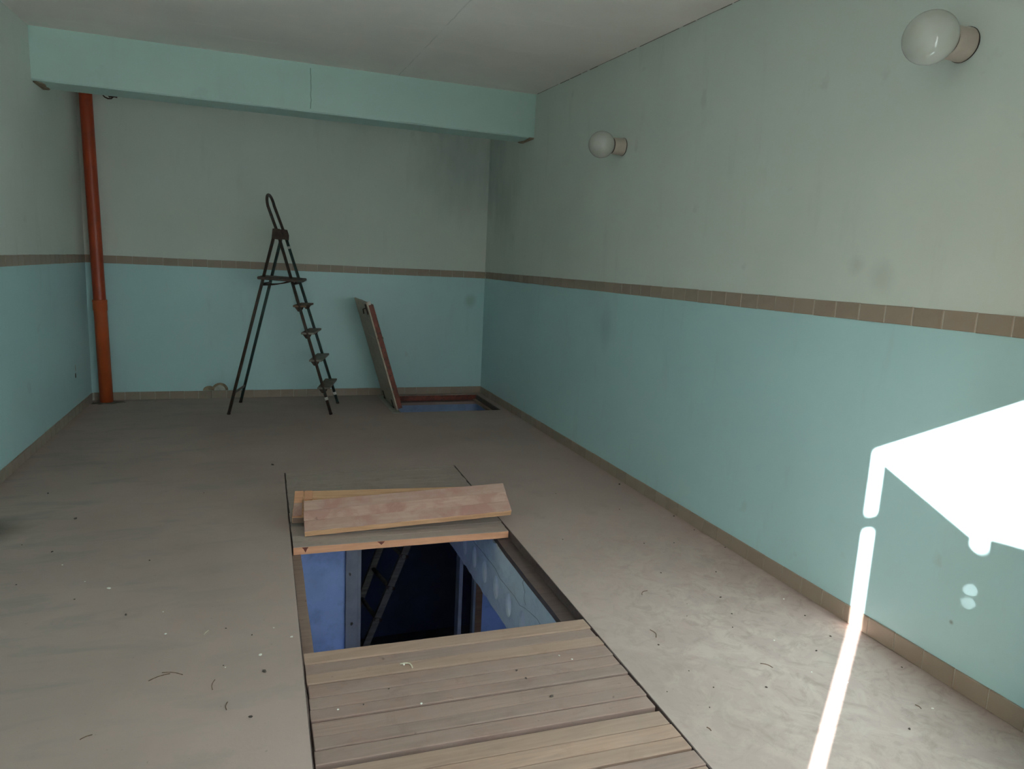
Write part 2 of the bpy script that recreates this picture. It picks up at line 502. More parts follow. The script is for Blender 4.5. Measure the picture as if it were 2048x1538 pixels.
# hairline crack up the beam face
bm = NB()
pts = [(0.472 + random.uniform(-.004, .004), bz(.47) + .03 + k * .34 / 9) for k in range(10)]
for (xa, za), (xb, zb_) in zip(pts, pts[1:]):
    hexa(bm, [(xa - .003, by1(xa) - .0012, za), (xa + .003, by1(xa) - .0012, za), (xa + .003, by1(xa) + .004, za), (xa - .003, by1(xa) + .004, za),
              (xb - .003, by1(xb) - .0012, zb_), (xb + .003, by1(xb) - .0012, zb_), (xb + .003, by1(xb) + .004, zb_), (xb - .003, by1(xb) + .004, zb_)])
build('crack', bm, plain('crack_shadow_filler', (0.24, 0.36, 0.32), 0.9, 0.1, 10), beam)
# open joint between right wall and ceiling
bm = NB()
y = 2.4
while y < 6.7:
    L = random.uniform(.08, .25)
    z0, z1 = zc(XR, y), zc(XR, y + L)
    t = random.uniform(.002, .0055)
    hexa(bm, [(XR - .002, y, z0 - t), (XR + .01, y, z0 - t), (XR + .01, y + L, z1 - t), (XR - .002, y + L, z1 - t),
              (XR - .002, y, z0 + .002), (XR + .01, y, z0 + .002), (XR + .01, y + L, z1 + .002), (XR - .002, y + L, z1 + .002)])
    y += L + random.choice((0, 0, .02, .05))
build('joint_crack', bm, plain('joint_dirt', (0.17, 0.16, 0.14), .9, .3, 20), wall_right)['kind'] = 'stuff'

# patched plaster arcs above the skirting on the end wall, and the plug hole on the left wall
bwp = lambda u, v, d: (u, yb(u) - d + .001, v)
arc = lambda cx, r: [(cx + r * math.cos(a), ZS + .002 + r * math.sin(a)) for a in [math.pi * k / 10 for k in range(11)]]
slab_poly(arc(-0.395, .085), bwp, 'plaster_patch', M_BARE, wall_back, .002)
slab_poly(arc(-0.397, .058), bwp, 'plaster_patch', M_BARE2, wall_back, .004)
slab_poly([(u, ZS + (v - ZS) * .8) for u, v in arc(-0.505, .065)], bwp, 'plaster_patch', M_BARE, wall_back, .002)
slab_poly(blob(7.56, .375, .018, .022, 10), lambda u, v, d: (XL + d - .001, u, v), 'plug_hole', M_DIRT, wall_left, .003)
slab_poly(blob(7.57, .44, .006, .03, 10), lambda u, v, d: (XL + d - .001, u, v), 'scratch', M_BARE, wall_left, .002)

# front wall with the doorway (behind the camera)
XJ, XD, ZL = -0.7164, 1.60, 2.362
bm = NB()
YI = YF + .18
box(bm, XL - .2, XJ, YF, YI, -.1, 3.05)
box(bm, XD, XR + .2, YF, YI, -.1, 3.05)
box(bm, XJ, XD, YF, YI, ZL, 3.05)
wf = tag(build('wall_front', bm, M_UP), 'street side wall around the doorway', 'wall', kind='structure')

# door leaf folded outwards, in two sections, with a narrow gap along its hinge edge
dr = tag(empty('door_1', (-0.69, -0.355, 0)), 'grey folding garage door standing open outside', 'door', kind='structure')
def leaf_part(name, p, d, s0, s1, z0, z1a, z1b, th=.04, mat=M_DOOR):
    b = NB()
    d = Vector((d[0], d[1])).normalized(); nrm = Vector((-d.y, d.x))
    if nrm.x < 0: nrm = -nrm
    a0 = Vector(p) + d * s0; a1 = Vector(p) + d * s1
    q = [a0, a1, a1 + nrm * th, a0 + nrm * th]; tz = [z1a, z1b, z1b, z1a]
    hexa(b, [(v.x, v.y, z0) for v in q] + [(v.x, v.y, t) for v, t in zip(q, tz)])
    o = build(name, b, mat)
    o.parent = dr
    o.matrix_parent_inverse = Matrix.Translation(dr.location).inverted()
    return o
LP, LD = (-0.6755, -0.355), (-0.4155, -0.9096)
leaf_part('leaf', LP, LD, 0.0, .796, .0, 2.31, 2.285, .012)
leaf_part('hinge_strip', LP, LD, .796, .882, .0, 2.020, 2.020, .003)
leaf_part('hinge_strip', LP, LD, .796, .882, 2.0285, 2.0735, 2.0735, .003)
leaf_part('hinge_strip', LP, LD, .796, .882, 2.0845, 2.255, 2.255, .003)
leaf_part('hinge_strip', LP, LD, .796, .830, 2.018, 2.087, 2.087, .003)
leaf_part('hinge_strip', LP, LD, .848, .882, 2.018, 2.087, 2.087, .003)
leaf_part('leaf', (-1.042, -1.157), (.26, -.966), 0.0, .80, .0, 2.315, 2.325)
o = leaf_part('added_bounce_leaf', (1.60, -.160), (.46, .888), 0.0, 1.52, .015, 2.30, 2.30, .035, M_BOUNCE_LEAF)  # leaf added out of view to bounce sunlight into the room
o['label'] = 'added unseen pale mint door leaf bouncing sunlight into the room'
leaf_part('hinge', (XJ - .03, -.36), (1, 0), 0.0, .09, 1.985, 2.06, 2.06, .015, M_IRON)
leaf_part('hinge', (XJ - .03, -.36), (1, 0), 0.0, .09, .18, .22, .22, .015, M_IRON)

bm = NB()
WX0, WX1, WY0 = 0.1, 2.5, -2.3         # added light well and cellar window, unseen, let sun into the cellar
box(bm, -60, 60, -60, WY0, -.3, -.02)
box(bm, -60, WX0, WY0, YF - .001, -.3, -.02)
box(bm, WX1, 60, WY0, YF - .001, -.3, -.02)
tag(build('ground', bm, M_OUT), 'paved yard outside the doorway', 'ground', kind='structure')

# ------------------------------------------------------------------ tile band and tiled skirting
def tile_mesh(L, H, D):
    b = NB()
    box(b, -L / 2, L / 2, 0, D, -H / 2, H / 2)
    bmesh.ops.recalc_face_normals(b, faces=b.faces)
    bmesh.ops.bevel(b, geom=[e for e in b.edges if all(v.co.y > D / 2 for v in e.verts)], offset=.0025, segments=1, affect='EDGES')
    me = bpy.data.meshes.new('tile'); b.to_mesh(me); b.free()
    me.materials.append(M_TILE)
    return me
PITCH = 0.1423
TB = tile_mesh(PITCH - .004, ZB2 - ZB1, .007)
TS = tile_mesh(PITCH - .004, ZS, .009)
def run_tiles(name, p0, p1, inward, z0, z1, me, label, cat, first=0.0):
    """row of tiles from p0 to p1 along a wall; inward: unit normal into the room"""
    p0, p1, inw = Vector(p0), Vector(p1), Vector(inward)
    d = (p1 - p0).normalized(); L = (p1 - p0).length
    b = NB()
    q = [p0, p1, p1 + inw * .0045, p0 + inw * .0045]
    q2 = [p0 - inw * .01, p1 - inw * .01] + q[2:]
    hexa(b, [(v.x, v.y, z0 + .0015) for v in q2] + [(v.x, v.y, z1 - .0015) for v in q2])
    o = tag(build(name, b, M_GROUT), label, cat, kind='structure')
    ang = math.atan2(inw.y, inw.x) - math.pi / 2
    s = first + PITCH / 2
    while s < L - .02:
        t = bpy.data.objects.new('tile', me)
        COL.objects.link(t); t.parent = o
        c = p0 + d * s
        t.location = (c.x, c.y, (z0 + z1) / 2 + random.uniform(-.001, .001))
        t.rotation_euler = (random.uniform(-.006, .006), random.uniform(-.008, .008), ang + random.uniform(-.004, .004))
        if s + PITCH / 2 > L:
            t.scale.x = (L - (s - PITCH / 2)) / PITCH
            cc = p0 + d * ((s - PITCH / 2 + L) / 2); t.location.x, t.location.y = cc.x, cc.y
        s += PITCH
    return o
yR = yb(XR); yL = yb(XL)
nb = Vector((0.01212, -1, 0)).normalized().to_2d()
run_tiles('trim_1', (XR, 1.798 - 6 * PITCH), (XR, yR), (-1, 0), ZB1, ZB2, TB, 'brown ceramic tile band along the right wall', 'tile band')
run_tiles('trim_2', (XL, yL), (XR, yR), nb, ZB1, ZB2, TB, 'brown ceramic tile band along the far end wall', 'tile band')
run_tiles('trim_3', (XL, 4.3), (XL, yL), (1, 0), ZB1, ZB2, TB, 'brown ceramic tile band along the left wall', 'tile band', .05)
run_tiles('baseboard_right', (XR, 1.2), (XR, yR), (-1, 0), 0, ZS, TS, 'brown tiled skirting at the foot of the right wall', 'skirting', .03)
run_tiles('baseboard_back', (XL, yL), (XR, yR), nb, 0, ZS, TS, 'brown tiled skirting at the foot of the far end wall', 'skirting', .02)
run_tiles('baseboard_left', (XL, 3.6), (XL, yL), (1, 0), 0, ZS, TS, 'brown tiled skirting at the foot of the left wall', 'skirting')

# ------------------------------------------------------------------ cellar below the pit
def wallbox(name, x0, x1, y0, y1, z0, z1, mat, label):
    b = NB(); box(b, x0, x1, y0, y1, z0, z1)
    return tag(build(name, b, mat), label, 'wall', kind='structure')
CZ = -2.45
wallbox('wall_cellar_partition', -0.9, 0.595, 5.0, 5.12, CZ, -T, M_BLUE, 'blue limewashed cellar wall seen down the open pit on the left')
wallbox('wall_cellar_right', 1.68, 2.9, 5.0, 5.12, CZ, -T, M_BLUE, 'dark blue cellar wall right of the posts down the pit')
wallbox('wall_cellar_left', -1.0, -0.9, YF, 7.1, CZ, -T, M_BLUE, 'left side wall of the cellar')
wallbox('wall_cellar_side', 2.9, 3.0, YF, 7.1, CZ, -T, M_BLUE, 'right side wall of the cellar')
b = NB()
box(b, -1.0, 0.5, YF, YF + .12, CZ, -T); box(b, 2.3, 3.0, YF, YF + .12, CZ, -T)
box(b, 0.5, 2.3, YF, YF + .12, CZ, -.9)  # gap above the sill is an added window to brighten the cellar
tag(build('wall_cellar_near', b, M_BLUE), 'near end wall of the cellar with an added unseen window opening for sunlight', 'wall', kind='structure')
b = NB()
box(b, WX0 - .1, WX1 + .1, WY0 - .1, WY0, -1.0, -.05); box(b, WX0 - .1, WX0, WY0, YF, -1.0, -.05); box(b, WX1, WX1 + .1, WY0, YF, -1.0, -.05); box(b, WX0, WX1, WY0, YF, -1.1, -1.0)
tag(build('wall_added_light_well', b, M_CEL), 'added unseen concrete light well feeding sun to the added cellar window', 'wall', kind='structure')
wallbox('wall_cellar_far', -1.0, 3.0, 7.05, 7.15, CZ, -T, M_BLUE_SHADED, 'far blue wall of the dark room behind the cellar doorway')
b = NB(); box(b, -1.0, 3.0, YF, 7.15, CZ - .1, CZ)
tag(build('floor_cellar', b, M_CEL), 'dark cellar floor under the pit', 'floor', kind='structure')
b = NB(); box(b, 0.595, 0.685, 4.97, 5.13, CZ, -T); box(b, 0.685, 0.712, 5.0, 5.10, CZ, -T)
fr = tag(build('cellar_door_frame', b, M_POST, bevel=.004), 'grey painted door post beside the blue cellar wall', 'door frame', kind='structure')
for k, (z, x) in enumerate(((-.72, .625), (-1.12, .64))):
    slab_poly(blob(x, z, .010, .012, 8), lambda u, v, d: (u, 4.969 - d, v), 'knot_hole', M_DIRT, fr, .002)
def post(x0, x1, y0, y1, mat, label, name='cellar_post'):
    b = NB(); box(b, x0, x1, y0, y1, CZ, -T)
    return tag(build(name, b, mat, bevel=.003), label, 'post')
post(1.475, 1.505, 4.98, 5.08, M_POST, 'thin pale upright post right of the dark cellar doorway')
post(1.60, 1.62, 4.985, 5.05, M_POST, 'thin grey strip beside the brown wooden cellar post')
post(1.622, 1.678, 4.99, 5.09, wood('brown_post_wood', (.36, .20, .10), (.22, .12, .07)), 'brown wooden upright post seen under the concrete slab edge')

# old ladder leaning inside the cellar
lt = tag(empty('cellar_ladder', (0.75, 4.7, CZ)), 'old wooden ladder leaning in the dark cellar below the pit', 'ladder')
def loc_child(o, par):
    o.parent = par
    o.matrix_parent_inverse = par.matrix_world.inverted()
    return o
bpy.context.view_layer.update()
a0, a1 = Vector((0.56, 5.0, CZ)), Vector((1.22, 5.75, -.16))
b0, b1 = Vector((0.36, 5.45, CZ)), Vector((1.02, 6.1, -.16))
a0, a1 = Vector((0.425, 5.3, CZ)), Vector((1.245, 5.3, -.36))
b0, b1 = Vector((0.40, 5.68, CZ)), Vector((1.13, 5.68, -.36))
def beam_between(bm, p, q, w, h):
    p, q = Vector(p), Vector(q)
    t = (q - p).normalized(); up = Vector((0, 1, 0))
    s = t.cross(up).normalized(); u = s.cross(t).normalized()
    hexa(bm, [tuple(p + s * i * w / 2 + u * j * h / 2) for i, j in ((-1, -1), (1, -1), (1, 1), (-1, 1))] +
             [tuple(q + s * i * w / 2 + u * j * h / 2) for i, j in ((-1, -1), (1, -1), (1, 1), (-1, 1))])
for p, q in ((a0, a1), (b0, b1)):
    b = NB(); beam_between(b, p, q, .055, .035)
    loc_child(build('rail', b, M_OLDWOOD, bevel=.003), lt)
for k in range(8):
    f = .06 + k * .125
    p, q = a0.lerp(a1, f), b0.lerp(b1, f)
    b = NB(); tube(b, [p - Vector((0, .03, 0)), q + Vector((0, .03, 0))], .017, 8)
    loc_child(build('rung', b, M_OLDWOOD), lt)
    b = NB(); beam_between(b, p + Vector((-.004, -.022, -.012)), p + Vector((.004, -.022, .012)), .075, .006)
    loc_child(build('bracket', b, M_IRON), lt)

# hollow-core slab edge on the right side of the pit
bm = NB()
SX, SY0, SY1, SZ0, SZ1 = 1.352, 1.0, 4.95, -.495, -.085
bmf = bm
def slab_face():
    edges = []
    lo = []; n = 90
    for k in range(n + 1):
        y = SY0 + (SY1 - SY0) * k / n
        lo.append(bm.verts.new((SX, y, SZ0 + random.uniform(-.006, .006))))
    hi = []
    for k in range(n + 1):
        y = SY0 + (SY1 - SY0) * k / n
        hi.append(bm.verts.new((SX, y, SZ1 + random.uniform(-.007, .007))))
    loop = lo + hi[::-1]
    for k in range(len(loop)): edges.append(bm.edges.new((loop[k], loop[(k + 1) % len(loop)])))
    holes = []
    y = 1.27
    while y < 4.8:
        ring = [bm.verts.new((SX, y + .048 * math.cos(a), -.345 + .076 * math.sin(a))) for a in [2 * math.pi * k / 20 for k in range(20)]]
        holes.append((y, ring))
        for k in range(20): edges.append(bm.edges.new((ring[k], ring[(k + 1) % 20])))
        y += .2275
    bmesh.ops.triangle_fill(bm, edges=edges, use_beauty=True)
    for y, ring in holes:
        prev = ring
        for dx, s in ((.012, .97), (.030, .84), (.040, .5)):
            nr = [bm.verts.new((SX + dx, y + .048 * s * math.cos(a), -.345 + .076 * s * math.sin(a))) for a in [2 * math.pi * k / 20 for k in range(20)]]
            for k in range(20):
                f = bm.faces.new((prev[k], prev[(k + 1) % 20], nr[(k + 1) % 20], nr[k]))
                f.smooth = True
                f.material_index = 0 if dx < .02 else 1
            prev = nr
        bm.faces.new(prev).material_index = 1
    # rest of the slab body
    box(bm, SX + .05, 2.85, SY0, SY1, SZ0 + .01, SZ1)
    for row, z in ((lo, SZ0), (hi, SZ1)):
        for k in range(n):
            a, c = row[k], row[k + 1]
            v1 = bm.verts.new((SX + .06, c.co.y, z)); v2 = bm.verts.new((SX + .06, a.co.y, z))
            bm.faces.new((a, c, v1, v2))
slab_face()
slab = tag(build('floor_slab', bm, [M_BLUEPALE, M_OVAL_LIT]), 'pale blue hollow-core concrete slab edge with oval holes inside the pit', 'slab', kind='structure')
bm = NB()
p = []
for k in range(26):
    y = 2.6 + k * .085
    p.append((SX, y, -.235 + .02 * math.sin(y * 5) + random.uniform(-.012, .012) - .03 * (y - 3.5)))
tube(bm, p, .0017, 5)
p = [(SX, 3.28, -.215), (SX, 3.31, -.19), (SX, 3.30, -.15), (SX, 3.34, -.115), (SX, 3.33, -.095)]
tube(bm, p, .0017, 5)
build('crack', bm, plain('slab_crack_grime', (0.30, 0.32, 0.32), .9, .2, 20), slab)

# pit edge: rebated timber ledges carrying the covers
pit = tag(empty('trim_4', (pl(3), 3, 0)), 'worn brown timber ledges lining the pit edges', 'pit edging', kind='structure')
bpy.context.view_layer.update()
def ledge(name, xa, xb, z0, z1, mat, side):
    b = NB()
    N = 24
    prev = None
    for k in range(N + 1):
        y = Y0 + (YE - Y0 - .03) * k / N
        base = pl(y) if side < 0 else pr(y)
        j = random.uniform(-.0025, .0025)
        x0, x1 = base + xa, base + xb
        if side < 0: x1 += j
        else: x0 += j
        r = [b.verts.new(q) for q in ((x0, y, z0), (x1, y, z0), (x1, y, z1), (x0, y, z1))]
        if prev:
            for i in range(4): b.faces.new((prev[i], prev[(i + 1) % 4], r[(i + 1) % 4], r[i]))
        else: b.faces.new(r)
        prev = r
    b.faces.new(prev[::-1])
    return loc_child(build(name, b, mat), pit)
LZ = -.047
ledge('ledge', .0005, .052, -.10, LZ, M_LEDGE, -1)
ledge('ledge', -.082, -.0005, -.084, LZ - .004, M_LEDGE_D, 1)
o = ledge('edge_strip', -.004, -.0005, LZ - .004, -.001, M_LEDGE_D, 1)
o = ledge('edge_strip', .0005, .004, LZ, -.001, M_LEDGE_D, -1)

# ------------------------------------------------------------------ plank covers over the pit
TH = .043
def board_mesh(xa, xb, ya, yb_, mat, th=TH, warp=.0015):
    """board between two skewed joints; coordinates relative to its centre"""
    cx = (xa + xb) / 2; cy = (ya + yb_) / 2
    b = NB()
    jj = [random.uniform(-.003, .003) for _ in range(4)]
    dz = random.uniform(-warp, warp)
    k = -.028
    L = (xb - xa) / 2
    q = [(-L + jj[0], ya - cy - k * L * 1), (L + jj[1], ya - cy + k * L), (L + jj[1], yb_ - cy + k * L), (-L + jj[0], yb_ - cy - k * L)]
    hexa(b, [(x, y, -th) for x, y in q] + [(x, y, dz) for x, y in q])
    return b, (cx, yf(cy, cx), 0)
def cover(joints, mats, label, xa_off=.010, xb_off=.011, group=None, gap=.0022, bev=.0028):
    ym = sum(joints) / len(joints)
    c = tag(empty('pit_cover_panel', (pl(ym) + .6, ym, 0)), label, 'plank panel', group)
    bpy.context.view_layer.update()
    for i, (y1, y0) in enumerate(zip(joints, joints[1:])):
        yc = (y0 + y1) / 2
        b, loc = board_mesh(pl(yf(yc, 0.15)) + xa_off, pr(yf(yc, 1.4)) - xb_off, y0 + gap, y1 - gap, None)
        o = build('board', b, mats[i % len(mats)], bevel=bev)
        o.location = loc
        loc_child(o, c)
    return c
cover([2.716, 2.632, 2.562, 2.492], [M_BRD2, M_BRD, M_BRD2], 'warm brown dusty plank panel at the near edge of the open pit')
cover([2.486, 2.405, 2.336, 2.270], [M_BRD], 'second dusty plank panel in front of the open pit, with reddish wear')
cover([2.263, 2.183, 2.116, 2.044], [M_BRD], 'third plank panel before the pit, beside the wide dark joint')
cover([2.022, 1.943, 1.872, 1.806], [M_BRD2, M_BRD2, M_BRD2], 'lighter plank panel on the camera side of the wide dark joint')
cover([1.798, 1.722, 1.645, 1.57], [M_BRD, M_BRD2, M_BRD], 'nearest plank panel cut by the bottom edge of the photo')
cover([1.562, 1.48, 1.40, 1.32], [M_BRD], 'plank panel under the camera below the photo edge')
cover([1.312, 1.2, 1.1, 0.96], [M_BRD], 'last plank panel towards the doorway below the photo')
far_lab = ['dust covered panel with bright orange edge along the far side of the open pit',
           'grey dusty panel directly under the two loose tilted panels',
           'grey dusty panel just behind the loose tilted panels',
           'grey dusty panel, third before the far end of the pit',
           'grey dusty panel, second from the far end of the pit',
           'grey dusty panel at the far end of the pit']
y = 3.822
for i, lb in enumerate(far_lab):
    js = [y + .2369, y + .158, y + .079, y]
    c = cover(js, [M_BRD_FAR], lb, gap=.0004, bev=.0006)
    if i == 0:
        b = NB()
        k = -.028
        x0, x1 = pl(3.83) + .012, pr(3.80) - .013
        ys = lambda x: yf(y, x) - .0015
        nq = 16
        v0 = None
        for q in range(nq + 1):
            x = x0 + (x1 - x0) * q / nq
            zt = -.002 + random.uniform(-.0012, .001)
            zb_ = -TH + random.uniform(-.001, .001)
            r = [b.verts.new(p) for p in ((x, ys(x), zb_), (x, ys(x), zt), (x, ys(x) + .003, zt), (x, ys(x) + .003, zb_))]
            if v0:
                for t in range(4): b.faces.new((v0[t], v0[(t + 1) % 4], r[(t + 1) % 4], r[t]))
            v0 = r
        o = loc_child(build('raw_edge', b, M_ORG), c)
        o['label'] = 'freshly cut orange edge of the panel'
        for xx, ww in ((.235, .018), (.655, .022)):
            pts = [(xx - ww, -.003), (xx + ww, -.003), (xx + ww * .6, -.014), (xx + ww * .1, -.034 if xx < .5 else -.024), (xx - ww * .5, -.012)]
            loc_child(slab_poly(pts, lambda u, v, d: (u, ys(u) - d, v), 'paint_drip', M_HATCHRED, None, .0008), c)
    y += .2375

# two loose panels lying tilted behind the opening, and a hidden one under them
def loose(front_left, yaw, tilt, roll, L, W, label, top, edge, under=None):
    e = tag(empty('loose_cover_panel', front_left), label, 'plank panel')
    ca, sa = math.cos(yaw), math.sin(yaw)
    Rz = Matrix.Rotation(yaw, 4, 'Z'); Ry = Matrix.Rotation(roll, 4, 'Y'); Rx = Matrix.Rotation(tilt, 4, 'X')
    e.matrix_world = Matrix.Translation(front_left) @ Rz @ Ry @ Rx
    w3 = W / 3
    for i in range(3):
        b = NB()
        j = random.uniform(-.003, .003)
        y0, y1 = -w3 / 2 + .0004, w3 / 2 - .0004
        box(b, -L / 2 + j, L / 2 + j * .5, y0, y1, -.0445, random.uniform(-.0008, .0004))
        o = build('board', b, top, e, bevel=.0018)
        o.location = (L / 2, w3 * (i + .5), 0)
    b = NB()
    nq = 22; v0 = None
    for q in range(nq + 1):
        x = .001 + (L - .002) * q / nq
        zt = random.uniform(-.006, -.001); zb_ = -.0445 + random.uniform(-.001, .002)
        r = [b.verts.new(p) for p in ((x, -.0016, zb_), (x, -.0016, zt), (x, .002, zt), (x, .002, zb_))]
        if v0:
            for t in range(4): b.faces.new((v0[t], v0[(t + 1) % 4], r[(t + 1) % 4], r[t]))
        v0 = r
    o = build('raw_edge', b, edge, e)
    o['label'] = 'unpainted orange front edge of the panel'
    return e
topP = loose((0.2385, 3.951, .0455), -.060, .502, -.047, 1.235, .232, 'top loose panel of three reddish worn boards lying tilted behind the pit', M_RED, M_ORG2)
botP = loose((0.181, 4.135, .066), -.108, .371, .0, 1.205, .240, 'lower loose panel showing its raw yellow wood, under the reddish panel', M_ORG2, M_LEDGE)
b = NB(); box(b, .002, .052, .004, .236, .0, .007)
o = build('batten', b, M_ORG, botP, bevel=.001)
b = NB(); box(b, .062, .108, .15, .236, .0, .006)
o = build('batten', b, M_ORG, botP, bevel=.001)
b = NB(); box(b, .003, .052, .004, .12, .007, .0085)
build('worn_paint', b, M_RED, botP)
hid = loose((0.30, 4.24, .047), -.03, .0, .0, 1.10, .20, 'panel lying flat and hidden beneath the two tilted panels', M_BRD, M_LEDGE)

# ------------------------------------------------------------------ step ladder
LN = {'nf': (.702, 7.228, 0), 'ff': (.83, 7.783, 0), 'nh': (.204, 7.40, 1.795), 'fh': (.282, 7.75, 1.798),
      'sn': (-.281, 7.355, 0), 'sf': (-.181, 7.949, 0), 'snh': (.172, 7.395, 1.80), 'sfh': (.256, 7.755, 1.812)}
LN = {k: Vector(v) for k, v in LN.items()}
lad = tag(empty('step_ladder', (.27, 7.57, 0)), 'rusty dark metal step ladder with hoop handle standing near the far wall', 'ladder')
bpy.context.view_layer.update()
def LP_(name, b, mat, bevel=0):
    return loc_child(build(name, b, mat, bevel=bevel), lad)
R = .0155
# climbing side: two rails joined by a hoop
top = Vector((.122, 7.57, 2.176))
nh, fh = LN['nh'], LN['fh']
ndir = (nh - LN['nf']).normalized(); fdir = (fh - LN['ff']).normalized()
n2 = Vector((.112, 7.425, 2.06)); f2 = Vector((.178, 7.725, 2.08))
hoop = []
cen = (n2 + f2) / 2; side = (f2 - n2) / 2
upv = (top - cen)
for k in range(17):
    a = math.pi * k / 16
    hoop.append(cen - side * math.cos(a) + upv * math.sin(a))
b = NB(); tube(b, [LN['nf'], nh], R, 10); LP_('rail', b, M_LAD)
b = NB(); tube(b, [LN['ff'], fh], R, 10); LP_('rail', b, M_LADG)
b = NB(); tube(b, [nh] + hoop + [fh], R * .95, 10); LP_('handle_hoop', b, M_LAD)
b = NB(); tube(b, [LN['sn'], LN['snh']], R, 10); LP_('support_leg', b, M_LAD)
b = NB(); tube(b, [LN['sf'], LN['sfh']], R, 10); LP_('support_leg', b, M_LADG)
# hinge plates
for hh, sh in ((nh, LN['snh']), (fh, LN['sfh'])):
    for dy in (-.019, .019):
        c = (hh + sh) / 2 + Vector((0, dy, 0))
        b = NB()
        out = [(-.045, -.05), (.005, -.055), (.05, -.06), (.052, -.01), (.035, .045), (-.01, .05), (-.035, .045)]
        slo = [b.verts.new((c.x + u, c.y - .002, c.z + v)) for u, v in out]
        shi = [b.verts.new((c.x + u, c.y + .002, c.z + v)) for u, v in out]
        b.faces.new(slo); b.faces.new(shi[::-1])
        for k in range(len(out)):
            b.faces.new((slo[k], slo[(k + 1) % len(out)], shi[(k + 1) % len(out)], shi[k]))
        LP_('hinge_plate', b, M_IRON)
# cross bar at the hinge
b = NB(); tube(b, [(nh + LN['snh']) / 2 - Vector((0, .03, .0)), (fh + LN['sfh']) / 2 + Vector((0, .03, 0))], .010, 8); LP_('hinge_pin', b, M_IRON)
def on(p, q, z):
    f = (z - p.z) / (q.z - p.z)
    return p.lerp(q, f)
# steps
for z, mat in ((1.095, M_STEPB), (.825, M_STEP), (.552, M_STEP), (.272, M_STEP)):
    pn, pf = on(LN['nf'], nh, z), on(LN['ff'], fh, z)
    b = NB()
    dn = pn - Vector((0, .012, 0)); df = pf + Vector((0, .012, 0))
    q = [dn + Vector((-.062, 0, 0)), dn + Vector((.064, 0, 0)), df + Vector((.072, 0, 0)), df + Vector((-.054, 0, 0))]
    hexa(b, [(v.x, v.y, z - .010) for v in q] + [(v.x, v.y, z + .010) for v in q])
    s = LP_('step', b, mat, .003)
    for pp, dy in ((pn, .004), (pf, -.004)):
        b = NB()
        q = [(-.045, -.010), (.045, -.010), (.022, -.052), (-.012, -.055)]
        lo = [b.verts.new((pp.x + u, pp.y + dy * 4 - .002, z + v)) for u, v in q]
        hi = [b.verts.new((pp.x + u, pp.y + dy * 4 + .002, z + v)) for u, v in q]
        b.faces.new(lo); b.faces.new(hi[::-1])
        for k in range(4): b.faces.new((lo[k], lo[(k + 1) % 4], hi[(k + 1) % 4], hi[k]))
        LP_('step_bracket', b, M_IRON)
# platform
z = 1.352
b = NB()
pc = [(.004, 7.285), (.43, 7.235), (.50, 7.80), (.07, 7.86)]
hexa(b, [(x, y, z - .014 + (.012 if i in (0, 3) else -.004)) for i, (x, y) in enumerate(pc)] + [(x, y, z + .014 + (.012 if i in (0, 3) else -.004)) for i, (x, y) in enumerate(pc)])
LP_('platform', b, M_LAD, .008)
b = NB(); tube(b, [on(LN['sn'], LN['snh'], 1.30), on(LN['sf'], LN['sfh'], 1.30)], .013, 8); LP_('platform_bar', b, M_LAD)
b = NB(); tube(b, [on(LN['nf'], nh, 1.315), on(LN['ff'], fh, 1.315)], .013, 8); LP_('platform_bar', b, M_LAD)
pA, pB = on(LN['sf'], LN['sfh'], 1.29), on(LN['ff'], fh, 1.345)
b = NB(); tube(b, [pA.lerp(pB, t) + Vector((0, -.05, -.018 * math.sin(math.pi * t) + .012 * t)) for t in [k / 8 for k in range(9)]], .006, 6); LP_('stay', b, M_IRON)
pA, pB = on(LN['sn'], LN['snh'], 1.29), on(LN['nf'], nh, 1.335)
b = NB(); tube(b, [pA.lerp(pB, t) + Vector((0, .05, -.016 * math.sin(math.pi * t) + .012 * t)) for t in [k / 8 for k in range(9)]], .006, 6); LP_('stay', b, M_IRON)
# lower cross bar of the support legs
b = NB(); beam_between(b, on(LN['sn'], LN['snh'], .22), on(LN['sf'], LN['sfh'], .185), .032, .008); LP_('cross_bar', b, M_STEP)
# feet and tape
for k, (p, q) in enumerate(((LN['nf'], nh), (LN['ff'], fh), (LN['sn'], LN['snh']), (LN['sf'], LN['sfh']))):
    b = NB(); tube(b, [on(p, q, .0), on(p, q, .018)], .0175, 10); LP_('foot', b, M_IRON)
for p, q, z in ((LN['nf'], nh, .165), (LN['ff'], fh, .118)):
    b = NB(); tube(b, [on(p, q, z - .015), on(p, q, z + .015)], R + .0025, 10); LP_('tape_band', b, M_TAPE)['label'] = 'white tape wound round the rail'
b = NB(); tube(b, [on(LN['ff'], fh, 1.66), on(LN['ff'], fh, 1.685)], R + .002, 10); LP_('tape_band', b, M_TAPE)['label'] = 'white paint mark on the far rail'

# ------------------------------------------------------------------ corner hatch: frame, well, raised lid
well = wallbox('wall_stairwell_back', HX0 - .1, XR + .1, 8.255, 8.3, CZ, -.06, M_BLUE, 'blue limewashed wall inside the corner hatch opening')
wallbox('wall_stairwell_right', 2.60, 2.66, 7.15, 8.26, CZ, -.06, M_BLUE, 'right blue wall inside the corner hatch opening')
wallbox('wall_stairwell_left', 1.36, 1.40, 7.15, 8.26, CZ, -.06, M_BLUE, 'left wall inside the corner hatch opening')
wallbox('wall_stairwell_front', 1.36, 2.66, 7.16, 7.20, CZ, -T, M_BLUE, 'near wall inside the corner hatch opening')
b = NB(); box(b, 1.36, 2.66, 7.15, 8.3, CZ - .1, CZ)
tag(build('floor_stairwell', b, M_CEL), 'floor at the bottom of the corner hatch', 'floor', kind='structure')
hf = tag(empty('floor_hatch', (2.0, 7.7, 0)), 'corner floor hatch with dark red timber rim and its lid leaning open', 'hatch')
bpy.context.view_layer.update()
